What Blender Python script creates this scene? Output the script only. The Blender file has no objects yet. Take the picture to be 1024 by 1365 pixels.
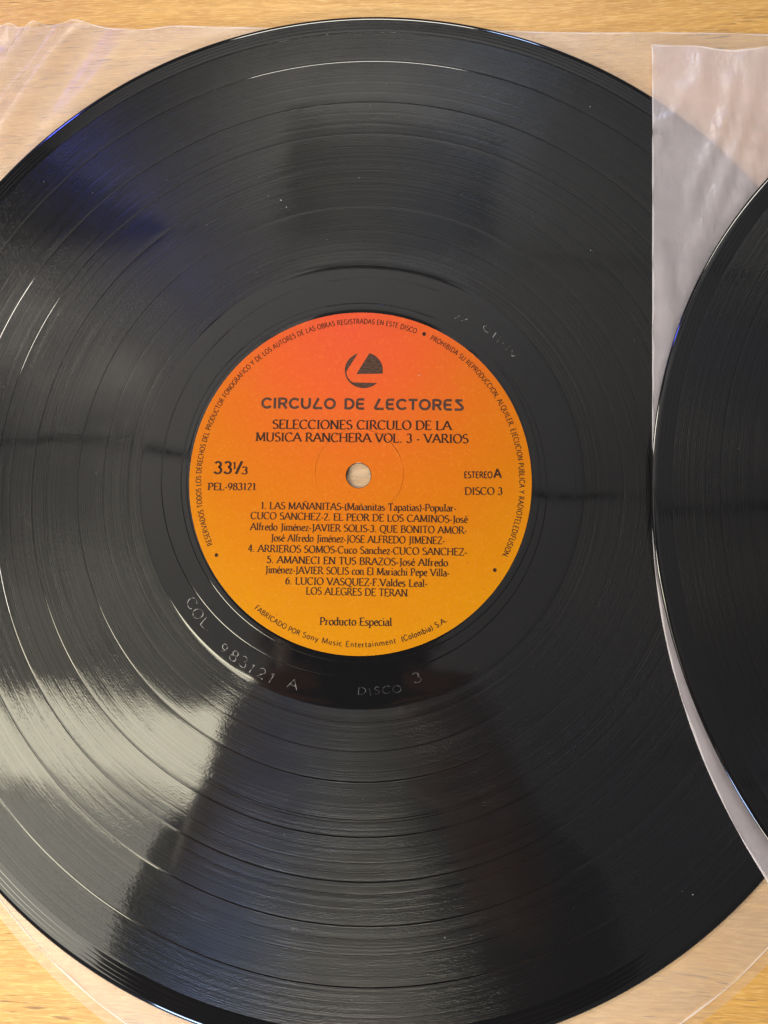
import bpy, math, random
from mathutils import Vector, Matrix, Euler
random.seed(7)
scene = bpy.context.scene
COL = scene.collection
M = 0.001                       # the scene is laid out in millimetres, 1 unit = 1 m

# ------------------------------------------------------------------ camera
cam_data = bpy.data.cameras.new('camera')
cam_data.lens = 26.3736; cam_data.sensor_width = 36.0
cam_data.shift_x = 0.02107; cam_data.shift_y = -0.09745
cam_data.clip_start = 0.01; cam_data.clip_end = 50
cam = bpy.data.objects.new('camera', cam_data); COL.objects.link(cam)
PITCH, ROLL = 0.17344, 0.04982
CAM = Vector((12.055, -19.644, 220.607))
def camrot():
    Rx = Matrix.Rotation(PITCH, 3, 'X'); Ry = Matrix.Rotation(ROLL, 3, 'Y')
    return Ry @ Rx
RC = camrot()
cam.matrix_world = Matrix.Translation(CAM*M) @ RC.to_4x4()
scene.camera = cam

# ------------------------------------------------------------------ world, lamps, exposure
world = bpy.data.worlds.new('World'); scene.world = world
world.use_nodes = True
bg = world.node_tree.nodes['Background']
bg.inputs[0].default_value = (0.80, 0.80, 0.84, 1); bg.inputs[1].default_value = 0.19
scene.view_settings.view_transform = 'Standard'
scene.view_settings.look = 'None'
scene.view_settings.gamma = 1
scene.view_settings.exposure = -0.58
scene.cycles.max_bounces = 10
scene.cycles.transparent_max_bounces = 16
scene.cycles.sample_clamp_indirect = 8

SL = math.atan(-0.094)          # the ceiling joints run at this angle
def area(name, loc, target, sx, sy, power, col, rz=None, spread=180):
    l = bpy.data.lights.new(name, 'AREA'); l.shape = 'RECTANGLE'
    l.size = sx; l.size_y = sy; l.energy = power; l.color = col; l.spread = math.radians(spread)
    o = bpy.data.objects.new(name, l); COL.objects.link(o)
    o.location = loc
    if rz is not None: o.rotation_euler = (0, 0, rz)
    else: o.rotation_euler = (Vector(target)-Vector(loc)).to_track_quat('-Z', 'Y').to_euler()
    return o
def turn(x, y): return (x*math.cos(SL)-y*math.sin(SL), x*math.sin(SL)+y*math.cos(SL))
area('skylight_lamp', (*turn(-1.05, -0.515), 1.505), None, 1.60, 0.20, 26, (1.0, .93, .70), SL)
area('skylight_lamp', (*turn(-1.05, -0.91), 1.505), None, 1.60, 0.56, 19, (1.0, .95, .80), SL)
area('low_fill_lamp', (-.03, -.50, .19), (0, 0, 0), 0.20, 0.08, .62, (1.0, .93, .78), spread=62)  # added warm lamp at the table edge, brightens the lower grooves
area('low_fill_lamp', (-.17, -.48, .22), (0, 0, 0), 0.09, 0.08, .26, (.42, .60, 1.0), spread=62)  # added blue lamp beside it, tints the grooves below the label
area('side_window_lamp', (-.95, .50, .95), (0, 0, 1.15), 0.22, 0.36, 15, (1.0, .93, .80))
area('side_window_lamp', (-.92, -.17, .95), (0, 0, 1.10), 0.12, 0.22, 5.0, (1.0, .94, .82))
area('front_window_lamp', (-.08, 1.25, 1.02), (-.05, 0, 1.30), 0.62, 0.30, 20, (1.0, .95, .84))
area('blue_glint_lamp', (-.98, 1.19, .95), (0, 0, .2), 0.11, 0.16, 8.0, (.10, .13, 1.0))  # unseen blue source added for a blue glint in the grooves
area('front_sky_lamp', (.36, 1.30, .90), (.1, 0, .9), 0.14, 0.30, 6.0, (.42, .60, 1.0))

# ------------------------------------------------------------------ helpers
def mesh_obj(name, verts, faces, mats, parent=None, smooth=True, midx=None):
    me = bpy.data.meshes.new(name)
    me.from_pydata([(v[0]*M, v[1]*M, v[2]*M) for v in verts], [], faces)
    for m in (mats if isinstance(mats, (list, tuple)) else [mats]): me.materials.append(m)
    if midx: me.polygons.foreach_set('material_index', midx)
    if smooth: me.polygons.foreach_set('use_smooth', [True]*len(me.polygons))
    me.update()
    o = bpy.data.objects.new(name, me); COL.objects.link(o)
    if parent: o.parent = parent
    return o
def thing(name, label, cat, loc=(0, 0, 0), rot=(0, 0, 0), group=None):
    o = bpy.data.objects.new(name, None); COL.objects.link(o)
    o.location = Vector(loc)*M; o.rotation_euler = rot
    o['label'] = label; o['category'] = cat
    if group: o['group'] = group
    return o

class NT:
    def __init__(s, name):
        s.m = bpy.data.materials.new(name); s.m.use_nodes = True
        s.t = s.m.node_tree; s.t.nodes.clear()
        s.out = s.t.nodes.new('ShaderNodeOutputMaterial')
    def n(s, kind, **kw):
        nd = s.t.nodes.new(kind)
        for k, v in kw.items(): setattr(nd, k, v)
        return nd
    def link(s, a, b): s.t.links.new(a, b)
    def setin(s, sock, v):
        if hasattr(v, 'is_output') or isinstance(v, bpy.types.NodeSocket): s.link(v, sock)
        else: sock.default_value = v
    def math(s, op, a, b=None, c=None, clamp=False):
        nd = s.n('ShaderNodeMath', operation=op, use_clamp=clamp)
        s.setin(nd.inputs[0], a)
        if b is not None: s.setin(nd.inputs[1], b)
        if c is not None: s.setin(nd.inputs[2], c)
        return nd.outputs[0]
    def ramp(s, fac, stops, interp='LINEAR'):
        nd = s.n('ShaderNodeValToRGB'); cr = nd.color_ramp; cr.interpolation = interp
        while len(cr.elements) < len(stops): cr.elements.new(0.5)
        for e, (p, c) in zip(cr.elements, stops):
            e.position = p; e.color = c if len(c) == 4 else (*c, 1)
        s.setin(nd.inputs[0], fac); return nd.outputs[0]
    def noise(s, vec, scale, detail=2, rough=.5, dim='3D'):
        nd = s.n('ShaderNodeTexNoise', noise_dimensions=dim)
        if vec is not None: s.link(vec, nd.inputs['Vector'])
        nd.inputs['Scale'].default_value = scale; nd.inputs['Detail'].default_value = detail
        nd.inputs['Roughness'].default_value = rough
        return nd.outputs[0]
    def comb(s, x, y, z):
        nd = s.n('ShaderNodeCombineXYZ')
        for i, v in enumerate((x, y, z)): s.setin(nd.inputs[i], v)
        return nd.outputs[0]
    def mix(s, fac, a, b):
        nd = s.n('ShaderNodeMix', data_type='RGBA')
        s.setin(nd.inputs[0], fac); s.setin(nd.inputs[6], a); s.setin(nd.inputs[7], b)
        return nd.outputs[2]
    def maprange(s, v, a, b, c, d):
        nd = s.n('ShaderNodeMapRange')
        for i, x in enumerate((v, a, b, c, d)): s.setin(nd.inputs[i], x)
        return nd.outputs[0]
    def bump(s, h, dist, strength=1.0, normal=None):
        nd = s.n('ShaderNodeBump'); nd.inputs['Strength'].default_value = strength
        nd.inputs['Distance'].default_value = dist
        s.link(h, nd.inputs['Height'])
        if normal: s.link(normal, nd.inputs['Normal'])
        return nd.outputs[0]
    def bsdf(s, **kw):
        nd = s.n('ShaderNodeBsdfPrincipled')
        for k, v in kw.items(): s.setin(nd.inputs[k.replace('_', ' ')], v)
        s.link(nd.outputs[0], s.out.inputs[0]); return nd
    def mm(s):
        tc = s.n('ShaderNodeTexCoord')
        vm = s.n('ShaderNodeVectorMath', operation='SCALE'); s.link(tc.outputs['Object'], vm.inputs[0])
        vm.inputs['Scale'].default_value = 1000
        sx = s.n('ShaderNodeSeparateXYZ'); s.link(vm.outputs[0], sx.inputs[0])
        return vm.outputs[0], sx.outputs[0], sx.outputs[1], sx.outputs[2]
    def polar(s, x, y):
        r = s.math('SQRT', s.math('ADD', s.math('MULTIPLY', x, x), s.math('MULTIPLY', y, y)))
        return r, s.math('ARCTAN2', y, x)

def plain(name, col, rough=.5, **kw):
    t = NT(name); t.bsdf(Base_Color=(*col, 1), Roughness=rough, **kw); return t.m

# ------------------------------------------------------------------ materials
def mat_wood():
    t = NT('light_oak'); v, x, y, z = t.mm()
    warp = t.noise(t.comb(t.math('MULTIPLY', x, .006), t.math('MULTIPLY', y, .02), 0), 1, 3)
    yy = t.math('ADD', y, t.math('MULTIPLY', t.math('SUBTRACT', warp, .5), 16))
    g1 = t.noise(t.comb(t.math('MULTIPLY', x, .010), t.math('MULTIPLY', yy, .16), 0), 1, 4, .6)
    g2 = t.noise(t.comb(t.math('MULTIPLY', x, .065), t.math('MULTIPLY', yy, 1.1), 3), 1, 3, .65)
    g3 = t.noise(t.comb(t.math('MULTIPLY', x, .20), t.math('MULTIPLY', yy, 2.3), 9), 1, 2, .6)
    por = t.noise(t.comb(t.math('MULTIPLY', x, .11), t.math('MULTIPLY', yy, 1.7), 21), 1, 1, .5)
    zone = t.noise(t.comb(t.math('MULTIPLY', x, .018), t.math('MULTIPLY', yy, .07), 31), 1, 1, .5)
    c = t.ramp(g1, [(.30, (.49, .255, .052)), (.5, (.575, .312, .072)), (.72, (.66, .39, .11))])
    c = t.mix(t.maprange(g2, .38, .60, 0, .45), c, (.38, .185, .045, 1))
    c = t.mix(t.maprange(g3, .50, .62, 0, .42), c, (.74, .49, .18, 1))
    pm = t.math('MULTIPLY', t.maprange(por, .63, .69, 0, 1), t.maprange(zone, .45, .62, 0.1, 1))
    c = t.mix(t.math('MULTIPLY', pm, .75), c, (.16, .085, .04, 1))
    h = t.math('SUBTRACT', t.math('ADD', t.math('MULTIPLY', g3, .5), t.math('MULTIPLY', g2, .5)), pm)
    t.bsdf(Base_Color=c, Specular_IOR_Level=.5, Roughness=t.maprange(g2, .3, .7, .34, .50), Normal=t.bump(h, .00018, .8))
    return t.m

def mat_film(name, amt, tint, crinkle=0.0):
    t = NT(name); v, x, y, z = t.mm()
    n1 = t.noise(v, .05, 3); n2 = t.noise(v, .9, 3)
    tr = t.n('ShaderNodeBsdfTransparent'); tr.inputs[0].default_value = (.985, .975, .97, 1)
    df = t.n('ShaderNodeBsdfDiffuse'); df.inputs[0].default_value = (*tint, 1)
    tl = t.n('ShaderNodeBsdfTranslucent'); tl.inputs[0].default_value = (*tint, 1)
    gl = t.n('ShaderNodeBsdfGlossy'); gl.inputs['Roughness'].default_value = .36
    h = t.math('ADD', n1, t.math('MULTIPLY', n2, .10))
    if crinkle:                       # sharp folds where two fields of noise cross zero
        a = t.math('ABSOLUTE', t.math('SUBTRACT', t.noise(v, .07, 3, .6), .5))
        b = t.math('ABSOLUTE', t.math('SUBTRACT', t.noise(t.comb(t.math('MULTIPLY', x, 2.2), y, 7), .11, 2, .6), .5))
        h = t.math('SUBTRACT', h, t.math('MULTIPLY', t.math('MINIMUM', a, b), crinkle))
    nb = t.bump(h, .0012, .5)
    for b in (df, gl): t.link(nb, b.inputs['Normal'])
    m0 = t.n('ShaderNodeMixShader'); m0.inputs[0].default_value = .40
    t.link(df.outputs[0], m0.inputs[1]); t.link(tl.outputs[0], m0.inputs[2])
    m1 = t.n('ShaderNodeMixShader'); t.link(t.maprange(n1, .3, .7, amt*.85, amt*1.15), m1.inputs[0])
    t.link(tr.outputs[0], m1.inputs[1]); t.link(m0.outputs[0], m1.inputs[2])
    fr = t.n('ShaderNodeLayerWeight'); fr.inputs['Blend'].default_value = .5; t.link(nb, fr.inputs['Normal'])
    m2 = t.n('ShaderNodeMixShader'); t.link(t.math('ADD', t.math('MULTIPLY', t.math('POWER', fr.outputs['Facing'], 4), .5), .055), m2.inputs[0])
    t.link(m1.outputs[0], m2.inputs[1]); t.link(gl.outputs[0], m2.inputs[2])
    t.link(m2.outputs[0], t.out.inputs[0]); return t.m

def mat_vinyl(grooved):
    t = NT('vinyl_grooves' if grooved else 'vinyl_smooth'); v, x, y, z = t.mm()
    r, th = t.polar(x, y)
    ux, uy = t.math('DIVIDE', x, r), t.math('DIVIDE', y, r)
    wob = t.noise(v, .012, 2)
    nw = t.bump(wob, .0020, .35)
    if not grooved:
        # run-out spiral and locked groove
        fr = t.math('FRACT', t.math('ADD', t.math('DIVIDE', th, 2*math.pi), 1.0))
        s = t.math('SUBTRACT', r, t.math('SUBTRACT', 62.6, t.math('MULTIPLY', fr, 8.3)))
        d = t.math('MINIMUM', t.math('ABSOLUTE', s), t.math('ABSOLUTE', t.math('ADD', s, 8.3)))
        d = t.math('MINIMUM', d, t.math('ABSOLUTE', t.math('SUBTRACT', s, 8.3)))
        ok = t.math('MULTIPLY', t.math('GREATER_THAN', r, 52.4), t.math('LESS_THAN', r, 66))
        line = t.math('MULTIPLY', t.maprange(d, .0, .22, 1, 0), ok)
        d2 = t.maprange(t.math('ABSOLUTE', t.math('SUBTRACT', r, 52.5)), 0, .2, 1, 0)
        line = t.math('MAXIMUM', line, d2)
        nb = t.bump(t.math('SUBTRACT', 1, line), .000025, 1.0, nw)
        sm = t.noise(v, .35, 3)
        t.bsdf(Base_Color=(.006, .006, .0065, 1), Roughness=t.maprange(sm, .3, .7, .045, .085), IOR=1.56, Normal=nb)
        return t.m
    ring = t.noise(t.comb(0, 0, t.math('MULTIPLY', r, 1.0)), .55, 3, .7)         # loud and quiet passages
    ringf = t.noise(t.comb(0, 0, t.math('MULTIPLY', r, 1.0)), 3.6, 2, .8)
    pv = t.comb(t.math('MULTIPLY', ux, 105), t.math('MULTIPLY', uy, 105), t.math('MULTIPLY', r, 2.6))
    grain = t.noise(pv, 1, 2, .65)
    patch = t.noise(v, .035, 3, .6)
    amp = t.math('MULTIPLY', t.maprange(ring, .38, .62, .25, 1), t.maprange(patch, .35, .62, .15, 1))
    h = t.math('ADD', t.math('MULTIPLY', grain, amp), t.math('MULTIPLY', ringf, .25))
    nb = t.bump(h, .00030, 1.0, nw)
    nc = t.bump(t.math('ADD', t.math('MULTIPLY', grain, amp), t.math('MULTIPLY', ringf, .10)), .000020, 1.0, nw)
    tg = t.n('ShaderNodeTangent', direction_type='RADIAL', axis='Z')
    rough = t.maprange(ring, .3, .7, .25, .35)
    p = t.bsdf(Base_Color=(.006, .006, .0062, 1), Roughness=rough, IOR=1.56, Anisotropic=.97, Anisotropic_Rotation=.25, Specular_IOR_Level=t.maprange(ringf, .34, .66, .05, .30),
               Normal=nb, Tangent=tg.outputs[0], Coat_Weight=t.maprange(ringf, .3, .7, .50, .84), Coat_Roughness=t.maprange(patch, .35, .65, .028, .05), Coat_IOR=1.5)
    t.link(nc, p.inputs['Coat Normal'])
    return t.m

def mat_label():
    t = NT('printed_label_paper'); v, x, y, z = t.mm()
    dx = t.math('ADD', x, 3); dy = t.math('SUBTRACT', y, 52)
    d, _ = t.polar(dx, t.math('MULTIPLY', dy, .92))
    n = t.noise(v, .18, 3)
    d = t.math('ADD', d, t.math('MULTIPLY', t.math('SUBTRACT', n, .5), 9))
    c = t.ramp(t.math('DIVIDE', d, 100), [(.06, (.54, .066, .026)), (.26, (.53, .080, .017)), (.46, (.48, .108, .007)), (.64, (.455, .130, .003)), (.88, (.465, .178, .002))])
    sp = t.noise(v, 2.4, 3, .7)
    c = t.mix(t.maprange(sp, .50, .68, 0, .22), c, (.55, .13, .03, 1))
    sp2 = t.noise(v, 1.1, 4, .75)
    c = t.mix(t.maprange(sp2, .54, .72, 0, .15), c, (.75, .36, .06, 1))
    vo = t.n('ShaderNodeTexVoronoi'); t.link(v, vo.inputs['Vector']); vo.inputs['Scale'].default_value = .22
    c = t.mix(t.math('MULTIPLY', t.math('LESS_THAN', vo.outputs['Distance'], .045), .7), c, (.42, .05, .02, 1))
    r, th = t.polar(x, t.math('SUBTRACT', y, .6))
    ring = t.maprange(t.math('ABSOLUTE', t.math('SUBTRACT', r, 12.9)), 0, .30, 1, 0)
    gate = t.noise(v, .09, 2)
    ring = t.math('MULTIPLY', ring, t.maprange(gate, .45, .55, .2, 1))
    h = t.math('ADD', t.math('MULTIPLY', ring, 1.8), t.math('MULTIPLY', sp, .22))
    t.bsdf(Base_Color=c, Roughness=.5, Specular_IOR_Level=.05, Normal=t.bump(h, .00012, .8))
    return t.m
def mat_ink():
    t = NT('black_ink'); v, x, y, z = t.mm()
    n = t.noise(v, 2.2, 3, .7)
    t.bsdf(Base_Color=t.ramp(n, [(.35, (.022, .011, .007)), (.64, (.042, .019, .010)), (.8, (.09, .035, .015))]), Roughness=.6, Specular_IOR_Level=.1)
    return t.m
def mat_ink_worn():
    t = NT('worn_brown_ink'); v, x, y, z = t.mm()
    n = t.noise(t.comb(t.math('MULTIPLY', x, .8), t.math('MULTIPLY', y, 3.2), 0), 1, 4, .7)
    t.bsdf(Base_Color=t.ramp(n, [(.38, (.030, .017, .012)), (.6, (.085, .045, .03)), (.75, (.15, .075, .04))]), Roughness=.6, Specular_IOR_Level=.1)
    return t.m

WOOD = mat_wood()
FILM = mat_film('frosted_polyethylene', .15, (1.0, .985, .86), .8)
FILM2 = mat_film('rosy_frosted_polyethylene', .30, (1.0, .90, .885), 1.2)
WELD = mat_film('welded_film_edge', .62, (.95, .88, .84))
VG, VS = mat_vinyl(True), mat_vinyl(False)
LABEL, INK, INKW = mat_label(), mat_ink(), mat_ink_worn()
def mat_etch():
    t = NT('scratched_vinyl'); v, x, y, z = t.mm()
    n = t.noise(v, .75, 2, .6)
    glint = t.math('MAXIMUM', t.maprange(x, -40, 5, 1, .28), t.maprange(y, 0, 10, 0, 1))  # scratches catching light, put into the colour: brighter at left and top
    t.bsdf(Base_Color=t.mix(t.math('MULTIPLY', t.maprange(n, .46, .56, 0, 1), glint), (.012, .012, .012, 1), (.20, .19, .17, 1)), Roughness=.35)
    return t.m
ETCH = mat_etch()
DUST = plain('dust', (.42, .42, .40), .8)

# ------------------------------------------------------------------ the table
def slab():
    X0, X1, Y0, Y1, T, b = -620, 720, -420, 460, 28, 3
    vs = []; fs = []
    prof = [(0, -T), (0, -b), (b*.3, -b*.3), (b, 0)]
    for ins, z in prof:
        vs += [(X0+ins, Y0+ins, z), (X1-ins, Y0+ins, z), (X1-ins, Y1-ins, z), (X0+ins, Y1-ins, z)]
    for k in range(3):
        for i in range(4):
            a, c = k*4+i, k*4+(i+1) % 4
            fs.append((a, c, c+4, a+4))
    fs.append((12, 13, 14, 15)); fs.append((3, 2, 1, 0))
    o = mesh_obj('table_top', vs, fs, WOOD, smooth=False)
    o['label'] = 'light oak table top with fine horizontal grain under the records'
    o['category'] = 'table'
slab()

# ------------------------------------------------------------------ records
TRACK_GAPS = [83.9, 97.8, 108.9, 119.6, 134.15]
def record_profile(gaps):
    p = [(3.62, .25), (3.62, 1.20), (3.9, 1.352), (50.35, 1.352), (50.5, 1.325), (50.8, 1.325), (50.95, 1.352), (51.4, 1.350), (52.3, 1.348)]
    p += [(54+i*1.5, 1.345) for i in range(7)] + [(64.6, 1.345), (64.85, 1.33), (65.1, 1.29)]
    ev = []
    for g in gaps: ev += [(g-.36, 1.290), (g-.19, 1.286), (g-.08, 1.265), (g+.08, 1.265), (g+.19, 1.286), (g+.36, 1.290)]
    r = 66.0
    while r < 144.4:
        if all(abs(r-g) > 1.0 for g in gaps): ev.append((r, 1.290))
        r += 2.0
    p += sorted(ev)
    p += [(144.5, 1.290), (144.65, 1.272), (144.85, 1.283), (145.3, 1.30)]
    for g in (145.9, 147.1, 148.1):
        zz = 1.30+.017*(g-145.3)
        p += [(g-.45, zz-.0075), (g-.28, zz-.005), (g-.14, zz-.002), (g, zz-.022), (g+.14, zz+.002), (g+.28, zz+.005), (g+.45, zz+.0075)]
    p += [(148.7, 1.36), (149.2, 1.35), (149.65, 1.28), (150.0, 1.15), (150.3, .98), (150.45, .78), (150.3, .55), (149.9, .36), (149.0, .25)]
    return p
def build_disc(parent, gaps):
    prof = record_profile(gaps); N = 384
    vs = []; fs = []; mi = []
    for r, z in prof:
        for i in range(N):
            a = 2*math.pi*i/N; vs.append((r*math.cos(a), r*math.sin(a), z))
    K = len(prof)
    for k in range(K):
        k2 = (k+1) % K
        rm = (prof[k][0]+prof[k2][0])/2
        g = 1 if (65.0 < rm < 144.5 and k2 != 0 and all(not (abs(rm-q) < .20) for q in gaps)) else 0
        for i in range(N):
            j = (i+1) % N
            fs.append((k*N+i, k2*N+i, k2*N+j, k*N+j)); mi.append(g)
    return mesh_obj('disc', vs, fs, [VS, VG], parent, midx=mi)
def build_label(parent):
    vs = []; fs = []; N = 192; prof = [(3.75, 1.34), (3.75, 1.47), (49.95, 1.47), (50.1, 1.455), (50.12, 1.34)]
    for r, z in prof:
        for i in range(N):
            a = 2*math.pi*i/N
            off = 0 if r < 10 else -.6
            vs.append((r*math.cos(a), r*math.sin(a)+off, z))
    for k in range(len(prof)-1):
        for i in range(N):
            j = (i+1) % N; fs.append((k*N+i, (k+1)*N+i, (k+1)*N+j, k*N+j))
    o = mesh_obj('paper_label', vs, fs, LABEL, parent, smooth=False)
    return o
def build_dust(parent, n, seed, tops):
    rnd = random.Random(seed); vs = []; fs = []
    for k in range(n):
        r = 52+98*math.sqrt(rnd.random()) if rnd.random() < .93 else rnd.uniform(8, 48)
        if r > 143 : r = rnd.uniform(66, 142)
        a = rnd.uniform(0, 2*math.pi); z = 1.36 if r > 50.5 else 1.475
        cx, cy = r*math.cos(a), r*math.sin(a); s = rnd.choice((.03, .035, .04, .05, .06, .08, .12)); b = len(vs)
        L = s*rnd.choice((1, 1, 1.3, 2.2)); q = rnd.uniform(0, 3.14)
        for (ux, uy, uz) in ((-L, -s, 0), (L, -s, 0), (L, s, 0), (-L, s, 0), (0, 0, s*1.3)):
            vs.append((cx+ux*math.cos(q)-uy*math.sin(q), cy+ux*math.sin(q)+uy*math.cos(q), z+uz))
        fs += [(b, b+1, b+4), (b+1, b+2, b+4), (b+2, b+3, b+4), (b+3, b, b+4)]
    o = mesh_obj('dust', vs, fs, DUST, parent, smooth=False); o['kind'] = 'stuff'
    return o

# ------------------------------------------------------------------ lettering: a stroke alphabet drawn with a broad or an even pen
def A(cx, cy, rx, ry, a0, a1, n=14):
    return [(cx+rx*math.cos(math.radians(a0+(a1-a0)*i/n)), cy+ry*math.sin(math.radians(a0+(a1-a0)*i/n))) for i in range(n+1)]
def bowl(x, y0, y1, w):          # D-like bowl to the right of a stem
    h = (y1-y0)/2; m = x+w-h*.9 if w > h*.9 else x+w*.35
    return [(x, y0), (m, y0)] + A(m, y0+h, x+w-m, h, -90, 90)[1:-1] + [(m, y1), (x, y1)]
X = .66
G = {   # glyph: (advance, [strokes])
 'A': (.80, [[(.02, 0), (.40, 1)], [(.40, 1), (.78, 0)], [(.17, .36), (.63, .36)]]),
 'B': (.66, [[(.12, 0), (.12, 1)], bowl(.12, .53, 1, .40), bowl(.12, 0, .53, .47)]),
 'C': (.78, [A(.43, .5, .37, .5, 42, 318, 24)]),
 'D': (.82, [[(.12, 0), (.12, 1)], bowl(.12, 0, 1, .64)]),
 'E': (.62, [[(.12, 0), (.12, 1)], [(.12, 1), (.56, 1)], [(.12, .52), (.46, .52)], [(.12, 0), (.58, 0)]]),
 'F': (.58, [[(.12, 0), (.12, 1)], [(.12, 1), (.54, 1)], [(.12, .52), (.44, .52)]]),
 'G': (.82, [A(.43, .5, .37, .5, 45, 325, 24), [(.73, .02), (.73, .42)], [(.52, .42), (.78, .42)]]),
 'H': (.84, [[(.12, 0), (.12, 1)], [(.72, 0), (.72, 1)], [(.12, .52), (.72, .52)]]),
 'I': (.34, [[(.17, 0), (.17, 1)]]),
 'J': (.40, [[(.24, 1), (.24, .0), (.20, -.14), (.08, -.20)]]),
 'L': (.60, [[(.12, 0), (.12, 1)], [(.12, 0), (.57, 0)]]),
 'M': (.96, [[(.12, 0), (.14, 1)], [(.14, 1), (.48, .08)], [(.48, .08), (.82, 1)], [(.82, 1), (.86, 0)]]),
 'N': (.84, [[(.12, 0), (.12, 1)], [(.12, 1), (.72, 0)], [(.72, 0), (.72, 1)]]),
 'O': (.86, [A(.43, .5, .37, .5, 0, 360, 30)]),
 'P': (.62, [[(.12, 0), (.12, 1)], bowl(.12, .45, 1, .44)]),
 'Q': (.86, [A(.43, .5, .37, .5, 0, 360, 30), [(.45, .02), (.62, -.14), (.88, -.20)]]),
 'R': (.72, [[(.12, 0), (.12, 1)], bowl(.12, .48, 1, .42), [(.34, .48), (.70, 0)]]),
 'S': (.58, [A(.29, .75, .20, .25, 35, 215, 12) + A(.29, .26, .23, .26, 60, -150, 14)]),
 'T': (.68, [[(.34, 0), (.34, 1)], [(.03, 1), (.65, 1)]]),
 'U': (.82, [[(.12, 1), (.12, .36)] + A(.41, .32, .29, .33, 180, 360)[1:-1] + [(.70, .36), (.70, 1)]]),
 'V': (.78, [[(.03, 1), (.40, 0)], [(.40, 0), (.75, 1)]]),
 'Y': (.74, [[(.03, 1), (.37, .48)], [(.71, 1), (.37, .48)], [(.37, .48), (.37, 0)]]),
 'Z': (.66, [[(.06, 1), (.60, 1)], [(.60, 1), (.05, 0)], [(.05, 0), (.62, 0)]]),
 'a': (.50, [A(.24, .44, .16, .22, 150, 0, 8) + [(.40, .10), (.47, .02)], A(.23, .19, .17, .19, 60, 320, 12)]),
 'b': (.56, [[(.10, 0), (.10, 1.05)], A(.30, .33, .21, .33, 150, -150, 18)]),
 'c': (.46, [A(.27, .33, .21, .33, 50, 315, 16)]),
 'd': (.58, [[(.46, 0), (.46, 1.05)], A(.26, .33, .21, .33, 30, 330, 18)]),
 'e': (.48, [[(.08, .38), (.42, .38)] + A(.26, .36, .18, .30, 5, 180, 10) + A(.27, .33, .20, .33, 180, 318, 10)]),
 'f': (.34, [[(.13, 0), (.13, .82)] + A(.26, .84, .13, .21, 175, 60, 6), [(.02, X), (.30, X)]]),
 'h': (.58, [[(.10, 0), (.10, 1.05)], [(.10, .46)] + A(.28, .42, .18, .24, 150, 0, 8) + [(.46, 0)]]),
 'i': (.27, [[(.13, 0), (.13, X)], [(.13, .88), (.13, .98)]]),
 'j': (.27, [[(.16, X), (.16, -.12), (.10, -.24), (.0, -.28)], [(.16, .88), (.16, .98)]]),
 'l': (.27, [[(.13, 0), (.13, 1.05)]]),
 'm': (.88, [[(.10, 0), (.10, X)], [(.10, .46)] + A(.27, .42, .17, .24, 150, 0, 8) + [(.44, 0)], [(.44, .46)] + A(.61, .42, .17, .24, 150, 0, 8) + [(.78, 0)]]),
 'n': (.58, [[(.10, 0), (.10, X)], [(.10, .46)] + A(.28, .42, .18, .24, 150, 0, 8) + [(.46, 0)]]),
 'o': (.54, [A(.27, .33, .22, .33, 0, 360, 22)]),
 'p': (.56, [[(.10, -.32), (.10, X)], A(.30, .33, .21, .33, 150, -150, 18)]),
 'r': (.40, [[(.10, 0), (.10, X)], [(.10, .44), (.22, .62), (.36, .60)]]),
 's': (.42, [A(.20, .50, .13, .16, 35, 215, 8) + A(.20, .17, .15, .17, 60, -150, 10)]),
 't': (.34, [[(.13, .86), (.13, .14)] + A(.25, .12, .12, .12, 180, 290, 6), [(.02, X), (.30, X)]]),
 'u': (.58, [[(.10, X), (.10, .22)] + A(.27, .20, .17, .20, 180, 350, 8), [(.44, X), (.44, 0)]]),
 'v': (.50, [[(.03, X), (.25, 0)], [(.25, 0), (.47, X)]]),
 'y': (.50, [[(.03, X), (.26, .02)], [(.47, X), (.20, -.20), (.06, -.28)]]),
 'z': (.46, [[(.06, X), (.42, X)], [(.42, X), (.05, 0)], [(.05, 0), (.43, 0)]]),
 '1': (.46, [[(.24, 0), (.24, .98)], [(.24, .98), (.10, .84)]]),
 '2': (.54, [A(.26, .73, .19, .26, 165, -25, 12) + [(.06, .03)], [(.06, 0), (.48, 0)]]),
 '3': (.54, [A(.25, .76, .18, .23, 155, -80, 12) + A(.24, .27, .22, .28, 80, -155, 14)]),
 '4': (.56, [[(.38, 0), (.38, 1)], [(.38, 1), (.04, .28)], [(.04, .28), (.52, .28)]]),
 '5': (.54, [[(.13, .98), (.45, .98)], [(.14, .98), (.11, .56)] + A(.23, .31, .23, .31, 115, -150, 14)]),
 '6': (.56, [[(.42, .98), (.20, .78), (.09, .48)] + A(.28, .31, .20, .31, 170, 520, 20)]),
 '8': (.54, [A(.27, .76, .17, .23, 0, 360, 18), A(.27, .27, .21, .27, 0, 360, 20)]),
 '9': (.56, [[(.13, .02), (.35, .22), (.46, .52)] + A(.27, .69, .20, .31, -10, 340, 20)]),
 '.': (.26, [[(.12, -.02), (.12, .10)]]),
 ',': (.26, [[(.13, .10), (.08, -.14)]]),
 '-': (.32, [[(.04, .33), (.28, .33)]]),
 '(': (.34, [A(.50, .40, .36, .68, 130, 230, 10)]),
 ')': (.34, [A(-.16, .40, .36, .68, 50, -50, 10)]),
 '/': (.40, [[(.02, -.05), (.38, 1.02)]]),
 ' ': (.34, []),
}
G['ñ'] = (G['n'][0], G['n'][1] + [[(.14, .84), (.24, .90), (.34, .84), (.44, .90)]])
G['Ñ'] = (G['N'][0], G['N'][1] + [[(.22, 1.14), (.36, 1.22), (.50, 1.14), (.62, 1.22)]])
G['é'] = (G['e'][0], G['e'][1] + [[(.22, .80), (.36, .98)]])
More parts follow.
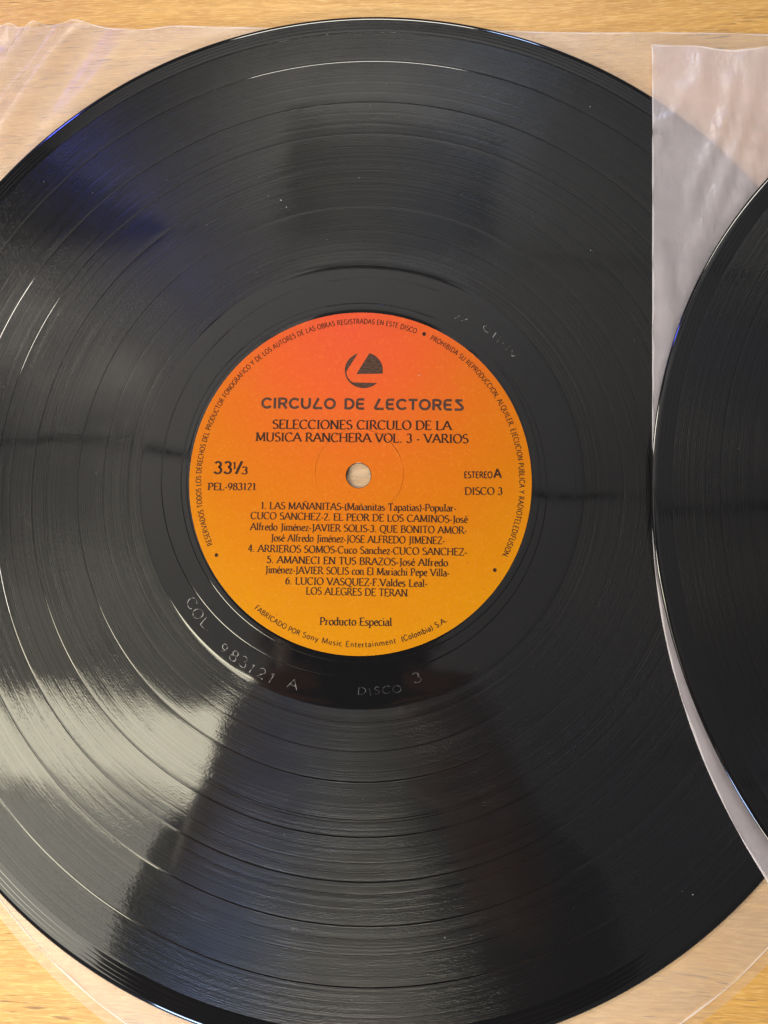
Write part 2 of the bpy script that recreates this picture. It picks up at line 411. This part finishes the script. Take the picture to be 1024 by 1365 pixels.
# the display alphabet of the club's name: rounded, heavy, with slanted L
LG = {
 'C': (.92, [A(.50, .5, .40, .42, 38, 322, 22)]), 'I': (.30, [[(.15, .0), (.15, 1)]]),
 'R': (.86, [[(.14, 0), (.14, 1)], bowl(.14, .46, .92, .58), [(.46, .46), (.76, 0)]]),
 'U': (.90, [[(.12, 1), (.12, .42)] + A(.44, .42, .32, .34, 180, 360)[1:-1] + [(.76, .42), (.76, 1)]]),
 'L': (.92, [[(.52, 1), (.14, .18), (.14, .10), (.24, .08)], [(.20, .08), (.86, .08)]]),
 'O': (.98, [A(.48, .5, .40, .42, 0, 360, 28)]), 'D': (.90, [[(.14, 0), (.14, 1)], bowl(.14, .08, .92, .64)]),
 'E': (.80, [[(.72, .92), (.30, .92)] + A(.30, .70, .18, .22, 90, 180, 5) + [(.12, .30)] + A(.30, .30, .18, .22, 180, 270, 5) + [(.72, .08)], [(.12, .5), (.66, .5)]]),
 'T': (.82, [[(.40, 0), (.40, 1)], [(.03, .92), (.78, .92)]]),
 'S': (.80, [[(.72, .92), (.12, .92)], [(.14, .92), (.68, .36)], A(.56, .24, .16, .16, 60, -90, 6) + [(.06, .08)]]), ' ': (.52, []),
}
STY = {  # thick, thin, pen angle, serifs, letter spacing, glyph set
 'serif': (.185, .085, 18, True, .035, G), 'serif_heavy': (.15, .06, 18, True, .035, G),
 'sans': (.18, .15, 0, False, .10, G), 'sans_bold': (.17, .15, 0, False, .09, G), 'sans_wide': (.15, .12, 0, False, .13, G),
 'logo': (.225, .225, 0, False, .085, LG), 'etched': (.07, .07, 0, False, .2, G), 'sans_heavy': (.22, .19, 0, False, .06, G)}
def strokes_to_ribbons(text, style):
    thick, thin, pa, serif, sp, glyphs = STY[style]; pa = math.radians(pa)
    out = []; x = 0
    def wd(dx, dy):
        if ch == '-': return thick*.8
        return thin+(thick-thin)*abs(math.sin(math.atan2(dy, dx)-pa))**1.3
    for ch in text:
        adv, sts = glyphs[ch]
        if style == 'etched':          # scratched by hand: every letter leans and sits a little differently
            rr = random.Random(len(out)*7+ord(ch)); a, dy, k = rr.uniform(-.14, .14), rr.uniform(-.10, .10), rr.uniform(.88, 1.1)
            sts = [[((px+(py-.5)*a)*k+rr.uniform(-.012, .012), py*k+dy+rr.uniform(-.012, .012)) for px, py in st] for st in sts]
        for st in sts:
            n = len(st); left = []; right = []
            closed = math.dist(st[0], st[-1]) < .03 and n > 10
            for i in range(n):
                a = st[i-1] if i else (st[-2] if closed else st[0])
                b = st[i+1] if i < n-1 else (st[1] if closed else st[-1])
                dx, dy = b[0]-a[0], b[1]-a[1]; L = math.hypot(dx, dy) or 1
                w = wd(dx, dy)/2; nx, ny = -dy/L*w, dx/L*w
                left.append((x+st[i][0]+nx, st[i][1]+ny)); right.append((x+st[i][0]-nx, st[i][1]-ny))
            out.append((left, right))
            if serif and not closed:
                for e, q in ((st[0], st[1]), (st[-1], st[-2])):
                    dx, dy = abs(q[0]-e[0]), abs(q[1]-e[1])
                    if n <= 2 or (ch in 'UJhnmñu' and dy > 3*dx and dy > .05):
                        if dy > dx*.9 and min(abs(e[1]-k) for k in (0, 1, X, 1.05, -.32)) < .02 and dy > .15:
                            if ch == 'A' and e[1] > .9 or ch in 'Vv' and e[1] < .1 or ch == 'M' and e[1] < .2 and .3 < e[0] < .6 or ch in 'Z4z': continue
                            low = e[1] < .1; up_lc = (.6 < e[1] < .7 or e[1] > 1.02) and ch.islower()
                            xa, xb = (x+e[0]-.165, x+e[0]+(.05 if up_lc and ch not in 'vy' else .165))
                            yy = e[1] - (.033 if not low else -.033)
                            out.append(([(xa, yy+.033), (xb, yy+.033)], [(xa, yy-.033), (xb, yy-.033)]))
                    if n == 2 and dx > dy*3 and ch in 'EFLTZz' and dx > .2:
                        if ch in 'EFL' and e[0] < .2 or (ch in 'Zz' and ((e[1] > .3) != (e[0] < .3))) : continue
                        h = .16 if e[1] < .1 else -.16
                        if ch in 'EF' and .4 < e[1] < .6: h = .07
                        xe = x+e[0]; out.append(([(xe-.04, e[1]), (xe-.04, e[1]+h)], [(xe+.03, e[1]), (xe+.03, e[1]+h)]))
        x += adv+sp
    return out, x-sp
def text_mesh(name, text, style, place, size, mat, parent, width=None):
    """place(x, y) maps millimetres along the line / above it onto the surface"""
    ribs, W = strokes_to_ribbons(text, style)
    sx = (width/W) if width else size
    vs = []; fs = []; zk = 0
    for L, R in ribs:
        b = len(vs); n = len(L); zk = (zk+1) % 5
        for p, q in zip(L, R):
            for c in (p, q):
                px, py, pz = place(c[0]*sx, c[1]*size); vs.append((px, py, pz+zk*.0015))
        fs += [(b+2*i, b+2*i+1, b+2*i+3, b+2*i+2) for i in range(n-1)]
    return mesh_obj(name, vs, fs, mat, parent, smooth=False)
ZL = 1.482
def line(text, style, a, b, size, parent, mat=None, name='printed_line'):
    ang = math.atan2(b[1]-a[1], b[0]-a[0]); w = math.hypot(b[0]-a[0], b[1]-a[1]); c, s = math.cos(ang), math.sin(ang)
    return text_mesh(name, text, style, lambda x, y: (a[0]+x*c-y*s, a[1]+x*s+y*c, ZL), size, mat or INK, parent, width=w)
def arc(text, style, r, a0, a1, size, parent, tops_out=True, z=ZL, off=-.6, mat=None, name='printed_arc'):
    a0, a1 = math.radians(a0), math.radians(a1)
    if tops_out: f = lambda x, y: ((r+y)*math.cos(a0-x/r), (r+y)*math.sin(a0-x/r)+off, z)
    else: f = lambda x, y: ((r-y)*math.cos(a0+x/r), (r-y)*math.sin(a0+x/r)+off, z)
    return text_mesh(name, text, style, f, size, mat or INK, parent, width=abs(a1-a0)*r)
def bullet(cx, cy, rr, parent):
    n = 14
    return mesh_obj('printed_bullet', [(cx+rr*math.cos(2*math.pi*i/n), cy+rr*math.sin(2*math.pi*i/n), ZL) for i in range(n)], [tuple(range(n))], INK, parent, smooth=False)

def print_label(L):
    # emblem: a disc cut by a slanted, round-cornered L
    cx, cy, R = 1.55, 31.55, 5.72
    sc = R/375.0                       # traced on a 375-unit radius
    def P(u, v): return (cx+(u-508)*sc, cy-(v-478)*sc, ZL)
    def circ(a0, a1, n=16): return [P(508+375*math.cos(math.radians(a0+(a1-a0)*i/n)), 478-375*math.sin(math.radians(a0+(a1-a0)*i/n))*.96) for i in range(n+1)]
    tri = [P(360, 555)] + circ(-12, 73, 18)
    seg = circ(222, 314, 18)
    outer = circ(108, 222, 26); inner = [P(395, 135), P(200, 440), P(165, 500), P(172, 570), P(200, 630), P(250, 690), P(300, 732)]
    vs = []; fs = []
    for poly in (tri, seg): b = len(vs); vs += poly; fs.append(tuple(range(b, b+len(poly))))
    b = len(vs); n = len(outer); vs += outer
    for k in range(n):
        f = k/(n-1)*(len(inner)-1); i = min(int(f), len(inner)-2); g = f-i
        vs.append(tuple(inner[i][q]*(1-g)+inner[i+1][q]*g for q in range(3)))
    fs += [(b+k, b+k+1, b+n+k+1, b+n+k) for k in range(n-1)]
    mesh_obj('printed_emblem', vs, fs, INKW, L, smooth=False)
    line('CIRCULO DE LECTORES', 'logo', (-29.2, 20.2), (31.0, 19.0), 3.3, L, INKW)
    line('SELECCIONES CIRCULO DE LA', 'serif', (-25.7, 14.06), (27.3, 13.25), 2.65, L)
    line('MUSICA RANCHERA VOL. 3 - VARIOS', 'serif', (-30.6, 10.35), (32.2, 9.3), 2.6, L)
    line('33', 'sans_bold', (-42.8, .8), (-37.4, .8), 3.45, L)
    line('1', 'sans_bold', (-37.4, 2.0), (-36.0, 2.0), 2.1, L); line('/', 'sans', (-36.3, .8), (-34.4, .8), 3.5, L)
    line('3', 'sans_bold', (-34.6, .6), (-32.7, .6), 2.1, L)
    line('PEL-983121', 'serif', (-44.45, -4.1), (-30.1, -4.15), 2.05, L)
    line('ESTEREO', 'sans_heavy', (30.7, -.85), (38.85, -.87), 1.75, L); line('A', 'sans_heavy', (39.3, -.87), (41.4, -.88), 2.6, L)
    line('DISCO 3', 'serif', (30.8, -5.7), (41.6, -5.75), 2.1, L)
    rows = [('1. LAS MAÑANITAS-(Mañanitas Tapatias)-Popular-', (-28.6, -9.65), (28.26, -10.53)),
            ('CUCO SANCHEZ-2. EL PEOR DE LOS CAMINOS-José', (-31.53, -12.53), (31.42, -13.78)),
            ('Alfredo Jiménez-JAVIER SOLIS-3. QUE BONITO AMOR-', (-31.56, -15.72), (31.13, -16.86)),
            ('José Alfredo Jiménez-JOSE ALFREDO JIMENEZ-', (-25.48, -18.94), (24.78, -19.75)),
            ('4. ARRIEROS SOMOS-Cuco Sanchez-CUCO SANCHEZ-', (-32.01, -21.95), (30.99, -22.99)),
            ('5. AMANECI EN TUS BRAZOS-José Alfredo', (-26.45, -25.13), (25.53, -26.01)),
            ('Jiménez-JAVIER SOLIS con El Mariachi Pepe Villa-', (-26.93, -27.99), (25.9, -28.8)),
            ('6. LUCIO VASQUEZ-F.Valdes Leal-', (-21.02, -31.08), (19.62, -31.77)),
            ('LOS ALEGRES DE TERAN', (-15.01, -33.91), (13.91, -34.45))]
    for tx, a, b in rows: line(tx, 'serif', a, b, 2.0, L)
    line('Producto Especial', 'serif', (-10.96, -42.36), (9.46, -42.5), 2.1, L)
    arc('RESERVADOS TODOS LOS DERECHOS DEL PRODUCTOR FONOGRAFICO Y DE LOS AUTORES DE LAS OBRAS REGISTRADAS EN ESTE DISCO', 'sans', 46.6, 204.4, 68.3, 1.5, L)
    arc('PROHIBIDA SU REPRODUCCION, ALQUILER, EJECUCION PUBLICA Y RADIOTELEDIFUSION.', 'sans', 46.6, 62.6, -28.9, 1.5, L)
    arc('FABRICADO POR', 'sans', 47.75, -128.6, -110.6, 1.35, L, False)
    arc('Sony Music Entertainment', 'sans_wide', 47.75, -109.6, -77.1, 1.45, L, False)
    arc('(Colombia) S.A.', 'sans', 47.75, -75.2, -58.3, 1.45, L, False)
    for a, r, rr in ((65.4, 47.4, .6), (-151.6, 46.9, .55), (-34.3, 46.9, .55)):
        bullet(r*math.cos(math.radians(a)), r*math.sin(math.radians(a))-.6, rr, L)

def make_record(name_label, cat, loc, rot, gaps, seed, full):
    t = thing('vinyl_record', name_label, cat, loc, rot, 'twelve-inch records on their inner sleeves')
    d = build_disc(t, gaps); L = build_label(t); print_label(L)
    build_dust(t, 70, seed, None)
    if full:
        e = dict(z=1.365, off=0, mat=ETCH, name='etched_text')
        arc('COL.', 'etched', 61.8, -144.2, -133.9, 2.7, d, False, **e)
        arc('983121', 'etched', 63.3, -128.9, -112.4, 2.7, d, False, **e)
        arc('A', 'etched', 62.4, -108.8, -106.2, 2.4, d, False, **e)
        arc('DISCO', 'etched', 61.2, -90.3, -78.6, 1.8, d, False, **e)
        arc('3', 'etched', 60.0, -75.2, -72.4, 2.9, d, False, **e)
        arc('//', 'etched', 55.6, 58.5, 55.2, 1.9, d, True, **e)
        arc('OIIIIV', 'etched', 57.6, 50.0, 36.6, 1.7, d, True, **e)
    return t
make_record('black vinyl record with orange printed centre label lying fully in view', 'record', (0, 0, .15), (0, 0, 0), TRACK_GAPS, 3, True)
REC2 = (233.2, -14.0, 1.95)
make_record('second black vinyl record, mostly cut off by the right edge, overlapping the first', 'record', REC2, (0, math.radians(.40), math.radians(25)),
            [80, 95, 107, 118, 131.3], 11, False)

# ------------------------------------------------------------------ inner sleeves
def smooth(t): t = max(0, min(1, t)); return t*t*(3-2*t)
def seg_d(px, py, pts):
    best = (1e9, 0)
    for k in range(len(pts)-1):
        (ax, ay), (bx, by) = pts[k][:2], pts[k+1][:2]
        L2 = (bx-ax)**2+(by-ay)**2; t = max(0, min(1, ((px-ax)*(bx-ax)+(py-ay)*(by-ay))/L2))
        d = math.hypot(px-ax-t*(bx-ax), py-ay-t*(by-ay)); f = (k+t)/(len(pts)-1)
        if d < best[0]: best = (d, f)
    return best
def film(name, parent, outline, zf, nx=150, ny=190, mat=None):
    """outline(v) -> left x, right x, y ; zf(x, y) -> z, all millimetres in the parent's space"""
    vs = []; fs = []
    for j in range(ny+1):
        v = j/ny; xl, xr, y = outline(v)
        for i in range(nx+1):
            u = i/nx; xx = xl+(xr-xl)*u; yy = y(xx) if callable(y) else y
            vs.append((xx, yy, zf(xx, yy)))
    for j in range(ny):
        for i in range(nx):
            a = j*(nx+1)+i; fs.append((a, a+nx+1, a+nx+2, a+1))
    o = mesh_obj(name, vs, fs, mat or FILM, parent)
    # welded edge: a narrow bead along the outline
    ring = [j*(nx+1) for j in range(ny+1)] + [ny*(nx+1)+i for i in range(1, nx+1)] + [j*(nx+1)+nx for j in range(ny-1, -1, -1)] + [i for i in range(nx-1, 0, -1)]
    return o, [vs[k] for k in ring]
def weld(parent, ring, w=.45, h=.12):
    vs = []; fs = []; n = len(ring)
    cx = sum(p[0] for p in ring)/n; cy = sum(p[1] for p in ring)/n
    for k, p in enumerate(ring):
        a, b = ring[k-1], ring[(k+1) % n]; dx, dy = b[0]-a[0], b[1]-a[1]; L = math.hypot(dx, dy) or 1
        nx_, ny_ = -dy/L, dx/L
        if nx_*(cx-p[0])+ny_*(cy-p[1]) < 0: nx_, ny_ = -nx_, -ny_
        wv = w*(.7+.5*math.sin(k*.7)*math.sin(k*.23))
        vs += [(p[0], p[1], p[2]+.02), (p[0]+nx_*wv*.5, p[1]+ny_*wv*.5, p[2]+h), (p[0]+nx_*wv, p[1]+ny_*wv, p[2]+.02)]
    for k in range(n):
        m = (k+1) % n; fs += [(3*k, 3*m, 3*m+1, 3*k+1), (3*k+1, 3*m+1, 3*m+2, 3*k+2)]
    return mesh_obj('welded_edge', vs, fs, WELD, parent)
def sleeve_outline(hw, top, yc, R, wav=None):
    def f(v):
        if v < .5: y = top+(yc-top)*(v/.5); w = hw
        else:
            ph = (v-.5)/.5*math.radians(88.5); y = yc-R*math.sin(ph); w = hw*math.cos(ph)
        if wav and v < .12:
            k = (1-v/.12)
            return (-w, w, lambda x, y=y, k=k: y+wav(x)*k)
        return (-w, w, y)
    return f
ROT = math.radians(-2.9)
def ridges(x, y, lst):
    z = 0
    for pts, amp, wid in lst:
        d, f = seg_d(x, y, pts); z += amp*.8*math.exp(-(d/(wid*.62))**2)*math.sin(math.pi*min(1, .12+f*.88))**.6 if f < 1 else 0
    return z
# sleeve under the first record; its axes turn a little clockwise
s1 = thing('record_sleeve', 'frosted inner sleeve with rounded bottom under the record in full view', 'record sleeve', (8, -3, 0), (0, 0, ROT), 'frosted inner sleeves')
c, s = math.cos(-ROT), math.sin(-ROT)
def loc1(px, py): px, py = px-8, py+3; return (px*c-py*s, px*s+py*c)
W1 = [([loc1(-123, 108), loc1(-116, 122), loc1(-110, 135)], 1.2, 2.5), ([loc1(-124, 126), loc1(-112, 145), loc1(-104, 160)], 2.6, 3.6), ([loc1(-120, 105), loc1(-103, 135), loc1(-92, 156)], 3.2, 6.5),
      ([loc1(-108, 100), loc1(-88, 128), loc1(-75, 153)], 1.3, 7.0), ([loc1(-118, 148), loc1(-116, 158)], 1.6, 3), ([loc1(-70, 143), loc1(-40, 146), loc1(-10, 146)], .5, 3)]
def z1(x, y):
    r = math.hypot(x+8, y-3)
    k = smooth((r-148)/9)
    return .13+k*(ridges(x, y, W1)*2.0+.12*math.sin(x*.09+y*.05)+.10*math.sin(x*.05-y*.11+2)+.2)
def wav1(x): return 1.1*math.sin((x+120)*.165)*smooth((-62-x)/26)+.25*math.sin(x*.08)
film('back_film', s1, sleeve_outline(157.2, 149.2, 13.5, 176.4, wav1), lambda x, y: .05, 60, 80)
f1, ring1 = film('front_film', s1, sleeve_outline(155, 148.8, 14.5, 174.6, wav1), z1)
weld(s1, ring1)
# sleeve under the second record: rests on the first record, droops to the table beyond its rim
s2 = thing('record_sleeve', 'frosted inner sleeve with creased corner and bright left edge, between the two records', 'record sleeve', (REC2[0]+2.9, -14, 0), (0, 0, math.radians(-3.75)), 'frosted inner sleeves')
R2 = math.radians(-3.75)
def glob2(x, y): return (REC2[0]+2.9+x*math.cos(R2)-y*math.sin(R2), -14+x*math.sin(R2)+y*math.cos(R2))
def loc2(px, py): px -= REC2[0]+2.9; py += 14; return (px*math.cos(-R2)-py*math.sin(-R2), px*math.sin(-R2)+py*math.cos(-R2))
PX = lambda u, v: loc2(U(u, v)[0], U(u, v)[1])
def U(u, v, z=2.6):             # where a ray at photo position (u, v) meets the height z (used only to note crease positions)
    d = RC @ Vector(((u-483.24)/1000, -(v-549.49)/1000, -1)); t = (z-CAM.z)/d.z
    return (CAM.x+d.x*t, CAM.y+d.y*t)
W2 = [([PX(978, 95), PX(972, 150), PX(950, 200), PX(928, 245), PX(921, 300)], 1.5, 2.0),
      ([PX(1024, 60), PX(1000, 140), PX(978, 210), PX(955, 270), PX(925, 340), PX(905, 430)], 1.1, 3.0),
      ([PX(1018, 170), PX(1003, 215), PX(990, 262), PX(975, 300)], 1.3, 1.6),
      ([PX(918, 110), PX(905, 145), PX(893, 160), PX(876, 162)], .8, 2.0),
      ([PX(872, 176), PX(882, 184), PX(889, 172)], 1.0, .9), ([PX(878, 185), PX(886, 205), PX(892, 222)], .5, 1.0),
      ([PX(869, 90), PX(876, 89), PX(884, 87)], .8, .8), ([PX(885, 330), PX(893, 420), PX(886, 520)], .9, 3.0),
      ([PX(895, 900), PX(905, 935), PX(918, 960)], .5, 1.2), ([PX(925, 960), PX(945, 1010), PX(985, 1080), PX(1015, 1140)], .5, 1.5),
      ([PX(940, 70), PX(930, 130)], .9, 4), ([PX(1000, 65), PX(990, 130)], .8, 4)]
def z2(x, y):
    gx, gy = glob2(x, y); r1 = math.hypot(gx, gy); r2 = math.hypot(gx-REC2[0], gy-REC2[1])
    base = .42+1.42*(1-smooth((r1-150.8)/26))
    out = smooth((r2-147)/7)
    return base+out*(ridges(x, y, W2)*1.3+.10*math.sin(gy*.22+gx*.1)+.08*math.sin(gy*.53+1)+.15)
def wav2(x): return .8*math.sin((x+150)*.21)*smooth((x+146)/14)
film('back_film', s2, sleeve_outline(152.0, 141.6, -8, 157.6, wav2), lambda x, y: z2(x, y)-.12, 150, 190, FILM2)
f2, ring2 = film('front_film', s2, sleeve_outline(152.4, 141.3, -7, 158.5, wav2), z2, mat=FILM2)
weld(s2, ring2, .7, .22)

# ------------------------------------------------------------------ what the vinyl mirrors: the ceiling and the person taking the picture
CEIL = plain('grey_white_ceiling_board', (.60, .60, .58), .8)
JOINT = plain('dark_ceiling_joint', (.02, .02, .02), .9)
def ceiling():
    root = bpy.data.objects.new('ceiling', None); COL.objects.link(root); root['kind'] = 'structure'
    root.rotation_euler = (0, 0, SL); root.location = (0, 0, 0)
    # boards run along x, 540 mm wide, joints 14 mm wide
    y0s = [-.403+.54*k for k in range(-3, 6)]
    def box(x0, x1, y0, y1, z0, z1, mat, name):
        vs = [(x, y, z) for z in (z0, z1) for (x, y) in ((x0, y0), (x1, y0), (x1, y1), (x0, y1))]
        fs = [(3, 2, 1, 0), (4, 5, 6, 7), (0, 1, 5, 4), (1, 2, 6, 5), (2, 3, 7, 6), (3, 0, 4, 7)]
        return mesh_obj(name, [(v[0]*1000, v[1]*1000, v[2]*1000) for v in vs], fs, mat, root, smooth=False)
    for k, y in enumerate(y0s):
        x0 = -.05 if -1.5 < y < -.41 else -2.2      # the skylight takes two boards' width on the left
        box(x0, 2.2, y+.008, y+.532, 1.50, 1.52, CEIL, 'ceiling_board')
    box(-2.2, 2.2, y0s[0], y0s[-1]+.54, 1.53, 1.55, JOINT, 'joint_backing')
    poly = [(-1.10, .64), (-.63, .68), (-.965, .875), (-1.30, .95)]  # added slab, shaped to mirror as a dark wedge in the grooves
    mesh_obj('dark_panel', [(x*1000, y*1000, z) for z in (1470, 1497) for x, y in poly], [(3, 2, 1, 0), (4, 5, 6, 7), (0, 1, 5, 4), (1, 2, 6, 5), (2, 3, 7, 6), (3, 0, 4, 7)],
             plain('panel_dark', (.05, .045, .06), .7), root, smooth=False)
    box(-.33, .16, .70, .98, 1.47, 1.497, plain('rectangle_dark', (.03, .03, .03), .6), 'dark_rectangle')  # slab of unknown kind, added to mirror as a dark rectangle above the label
ceiling()

SKIN = plain('skin', (.42, .24, .17), .5)
KNIT = plain('dark_knit', (.018, .018, .020), .9)
DENIM = plain('dark_trousers', (.02, .022, .03), .9)
HAIR = plain('dark_hair', (.012, .009, .007), .6)
PHONE = plain('phone_shell', (.012, .012, .013), .3)
GLASS = plain('dark_glass', (.005, .005, .006), .08)
EYEM = plain('eye_white', (.7, .68, .64), .3)
def skin(name, pts, edges, mat, parent, sub=1, root=0):
    """pts: (x, y, z, radius) in mm, grown into one continuous surface"""
    me = bpy.data.meshes.new(name)
    me.from_pydata([(p[0]*M, p[1]*M, p[2]*M) for p in pts], edges, [])
    o = bpy.data.objects.new(name, me); COL.objects.link(o); o.parent = parent
    me.materials.append(mat)
    md = o.modifiers.new('skin', 'SKIN'); md.use_smooth_shade = True
    lay = me.skin_vertices[0].data if me.skin_vertices else None
    if lay is None:
        bpy.context.view_layer.objects.active = o; me.attributes.new; lay = me.skin_vertices.new().data
    for i, p in enumerate(pts):
        rr = p[3]; lay[i].radius = (rr*M, rr*M) if not isinstance(rr, tuple) else (rr[0]*M, rr[1]*M)
        lay[i].use_root = (i == root)
    sb = o.modifiers.new('subdivision', 'SUBSURF'); sb.levels = sub; sb.render_levels = sub
    return o
def person():
    P = thing('person', 'person in a dark jumper leaning over the table with a phone in both hands', 'person')
    ph = lambda x, y, z: tuple(CAM + RC @ Vector((x, y, z)))
    pts = []; ed = []
    def add(p, r, prev=None):
        pts.append((*p, r))
        if prev is not None: ed.append((prev, len(pts)-1))
        return len(pts)-1
    pel = add((-20, -760, 190), 125); belly = add((-22, -710, 330), 118, pel); chest = add((-28, -560, 500), 128, belly)
    nb = add((-34, -300, 590), 70, chest); neck = add((-38, -235, 600), 52, nb)
    jaw = add((-42, -165, 575), 66, neck); head = add((-45, -115, 575), 88, jaw); crown = add((-45, -50, 600), 70, head)
    for sx, px in ((-1, -74), (1, 30)):
        sh = add((-20+sx*165, -345, 570), 60, nb); el = add((-15+sx*118, -335, 330), 44, sh)
        w = ph(px+sx*22, -150, 34); wr = add(w, 27, el)
        pm = add(ph(px+sx*10, -112, 26), 24, wr)
        for k in range(4):
            y = -78-17*k; ln = (30, 34, 31, 24)[k]
            a = add(ph(px+sx*7, y, 22), 9.5, pm); b = add(ph(px+sx*3, y, 5), 8.5, a)
            c = add(ph(px-sx*ln*.5, y+2, 1), 8, b); add(ph(px-sx*ln, y+4, 3), 7, c)
        a = add(ph(px-sx*2, -96, 38), 11, pm); b = add(ph(px-sx*14, -82, 36), 9.5, a); add(ph(px-sx*27, -72, 34), 8.5, b)
    for sx in (-1, 1):
        hp = add((-20+sx*85, -770, 110), 85, pel); kn = add((-20+sx*105, -740, -330), 58, hp); an = add((-20+sx*110, -800, -700), 40, kn)
        add((-20+sx*115, -690, -735), 36, an)
    body = skin('body', pts, ed, SKIN, P, 1)
    # clothes follow the same joints, a little larger
    pts, ed = [], []
    pel = add((-20, -770, 150), 145); belly = add((-22, -710, 330), 138, pel); chest = add((-28, -560, 500), 150, belly); nb = add((-34, -310, 585), 96, chest); add((-37, -262, 598), 66, nb)
    for sx, px in ((-1, -74), (1, 30)):
        sh = add((-20+sx*168, -350, 565), 82, nb); el = add((-15+sx*120, -337, 328), 60, sh)
        w = Vector(ph(px+sx*22, -150, 34)); e = Vector((-15+sx*118, -335, 330)); q = w+(e-w)*.20; add(tuple(q), 48, el)
    skin('jumper', pts, ed, KNIT, P, 1)
    pts, ed = [], []
    pel = add((-20, -770, 160), 142)
    for sx in (-1, 1):
        hp = add((-20+sx*85, -770, 100), 102, pel); kn = add((-20+sx*105, -742, -330), 74, hp); add((-20+sx*110, -798, -670), 56, kn)
    skin('trousers', pts, ed, DENIM, P, 1)
    # hair, nose, eyes, ears on the downturned head
    skin('hair', [(-45, -60, 640, 78), (-45, -130, 655, 84), (-43, -190, 640, 66), (-45, -25, 595, 50)], [(0, 1), (1, 2), (0, 3)], HAIR, P, 1)
    skin('nose', [(-45, -115, 492, 12), (-45, -132, 480, 14)], [(0, 1)], SKIN, P, 1)
    for sx in (-1, 1):
        skin('eye', [(-45+sx*31, -98, 500, 11), (-45+sx*33, -98, 502, 11)], [(0, 1)], EYEM, P, 1)
        skin('ear', [(-45+sx*88, -130, 590, 13), (-45+sx*92, -112, 600, 17)], [(0, 1)], SKIN, P, 1)
    skin('mouth', [(-62, -150, 497, 6), (-45, -152, 493, 8), (-28, -150, 497, 6)], [(0, 1), (1, 2)], plain('lips', (.36, .12, .10), .5), P, 1)
person()
def phone():
    T = thing('phone', 'dark phone held flat above the record in full view', 'phone')
    T.matrix_world = Matrix.Translation(CAM*M) @ RC.to_4x4()
    def rbox(name, x0, x1, y0, y1, z0, z1, r, mat):
        vs = []; n = 6; ring = []
        for (cx, cy, a) in ((x1-r, y1-r, 0), (x0+r, y1-r, 90), (x0+r, y0+r, 180), (x1-r, y0+r, 270)):
            for i in range(n+1):
                t = math.radians(a+90*i/n); ring.append((cx+r*math.cos(t), cy+r*math.sin(t)))
        N = len(ring); e = min(1.2, (z1-z0)*.3); mx, my = (x0+x1)/2, (y0+y1)/2
        for z, k in ((z0, e), (z0+e, 0), (z1-e, 0), (z1, e)):
            vs += [(x-math.copysign(k, x-mx), y-math.copysign(k, y-my), z) for x, y in ring]
        fs = [tuple(range(N-1, -1, -1)), tuple(range(3*N, 4*N))]
        fs += [(k*N+i, k*N+(i+1) % N, (k+1)*N+(i+1) % N, (k+1)*N+i) for k in range(3) for i in range(N)]
        return mesh_obj(name, vs, fs, mat, T, smooth=False)
    rbox('shell', -62, 16, -150, 12, 12, 20, 9, PHONE)
    rbox('screen', -59, 13, -147, 9, 20.05, 20.5, 7, GLASS)
    rbox('camera_bump', -16, 13, -26, 9, 10, 11.95, 6, GLASS)
phone()
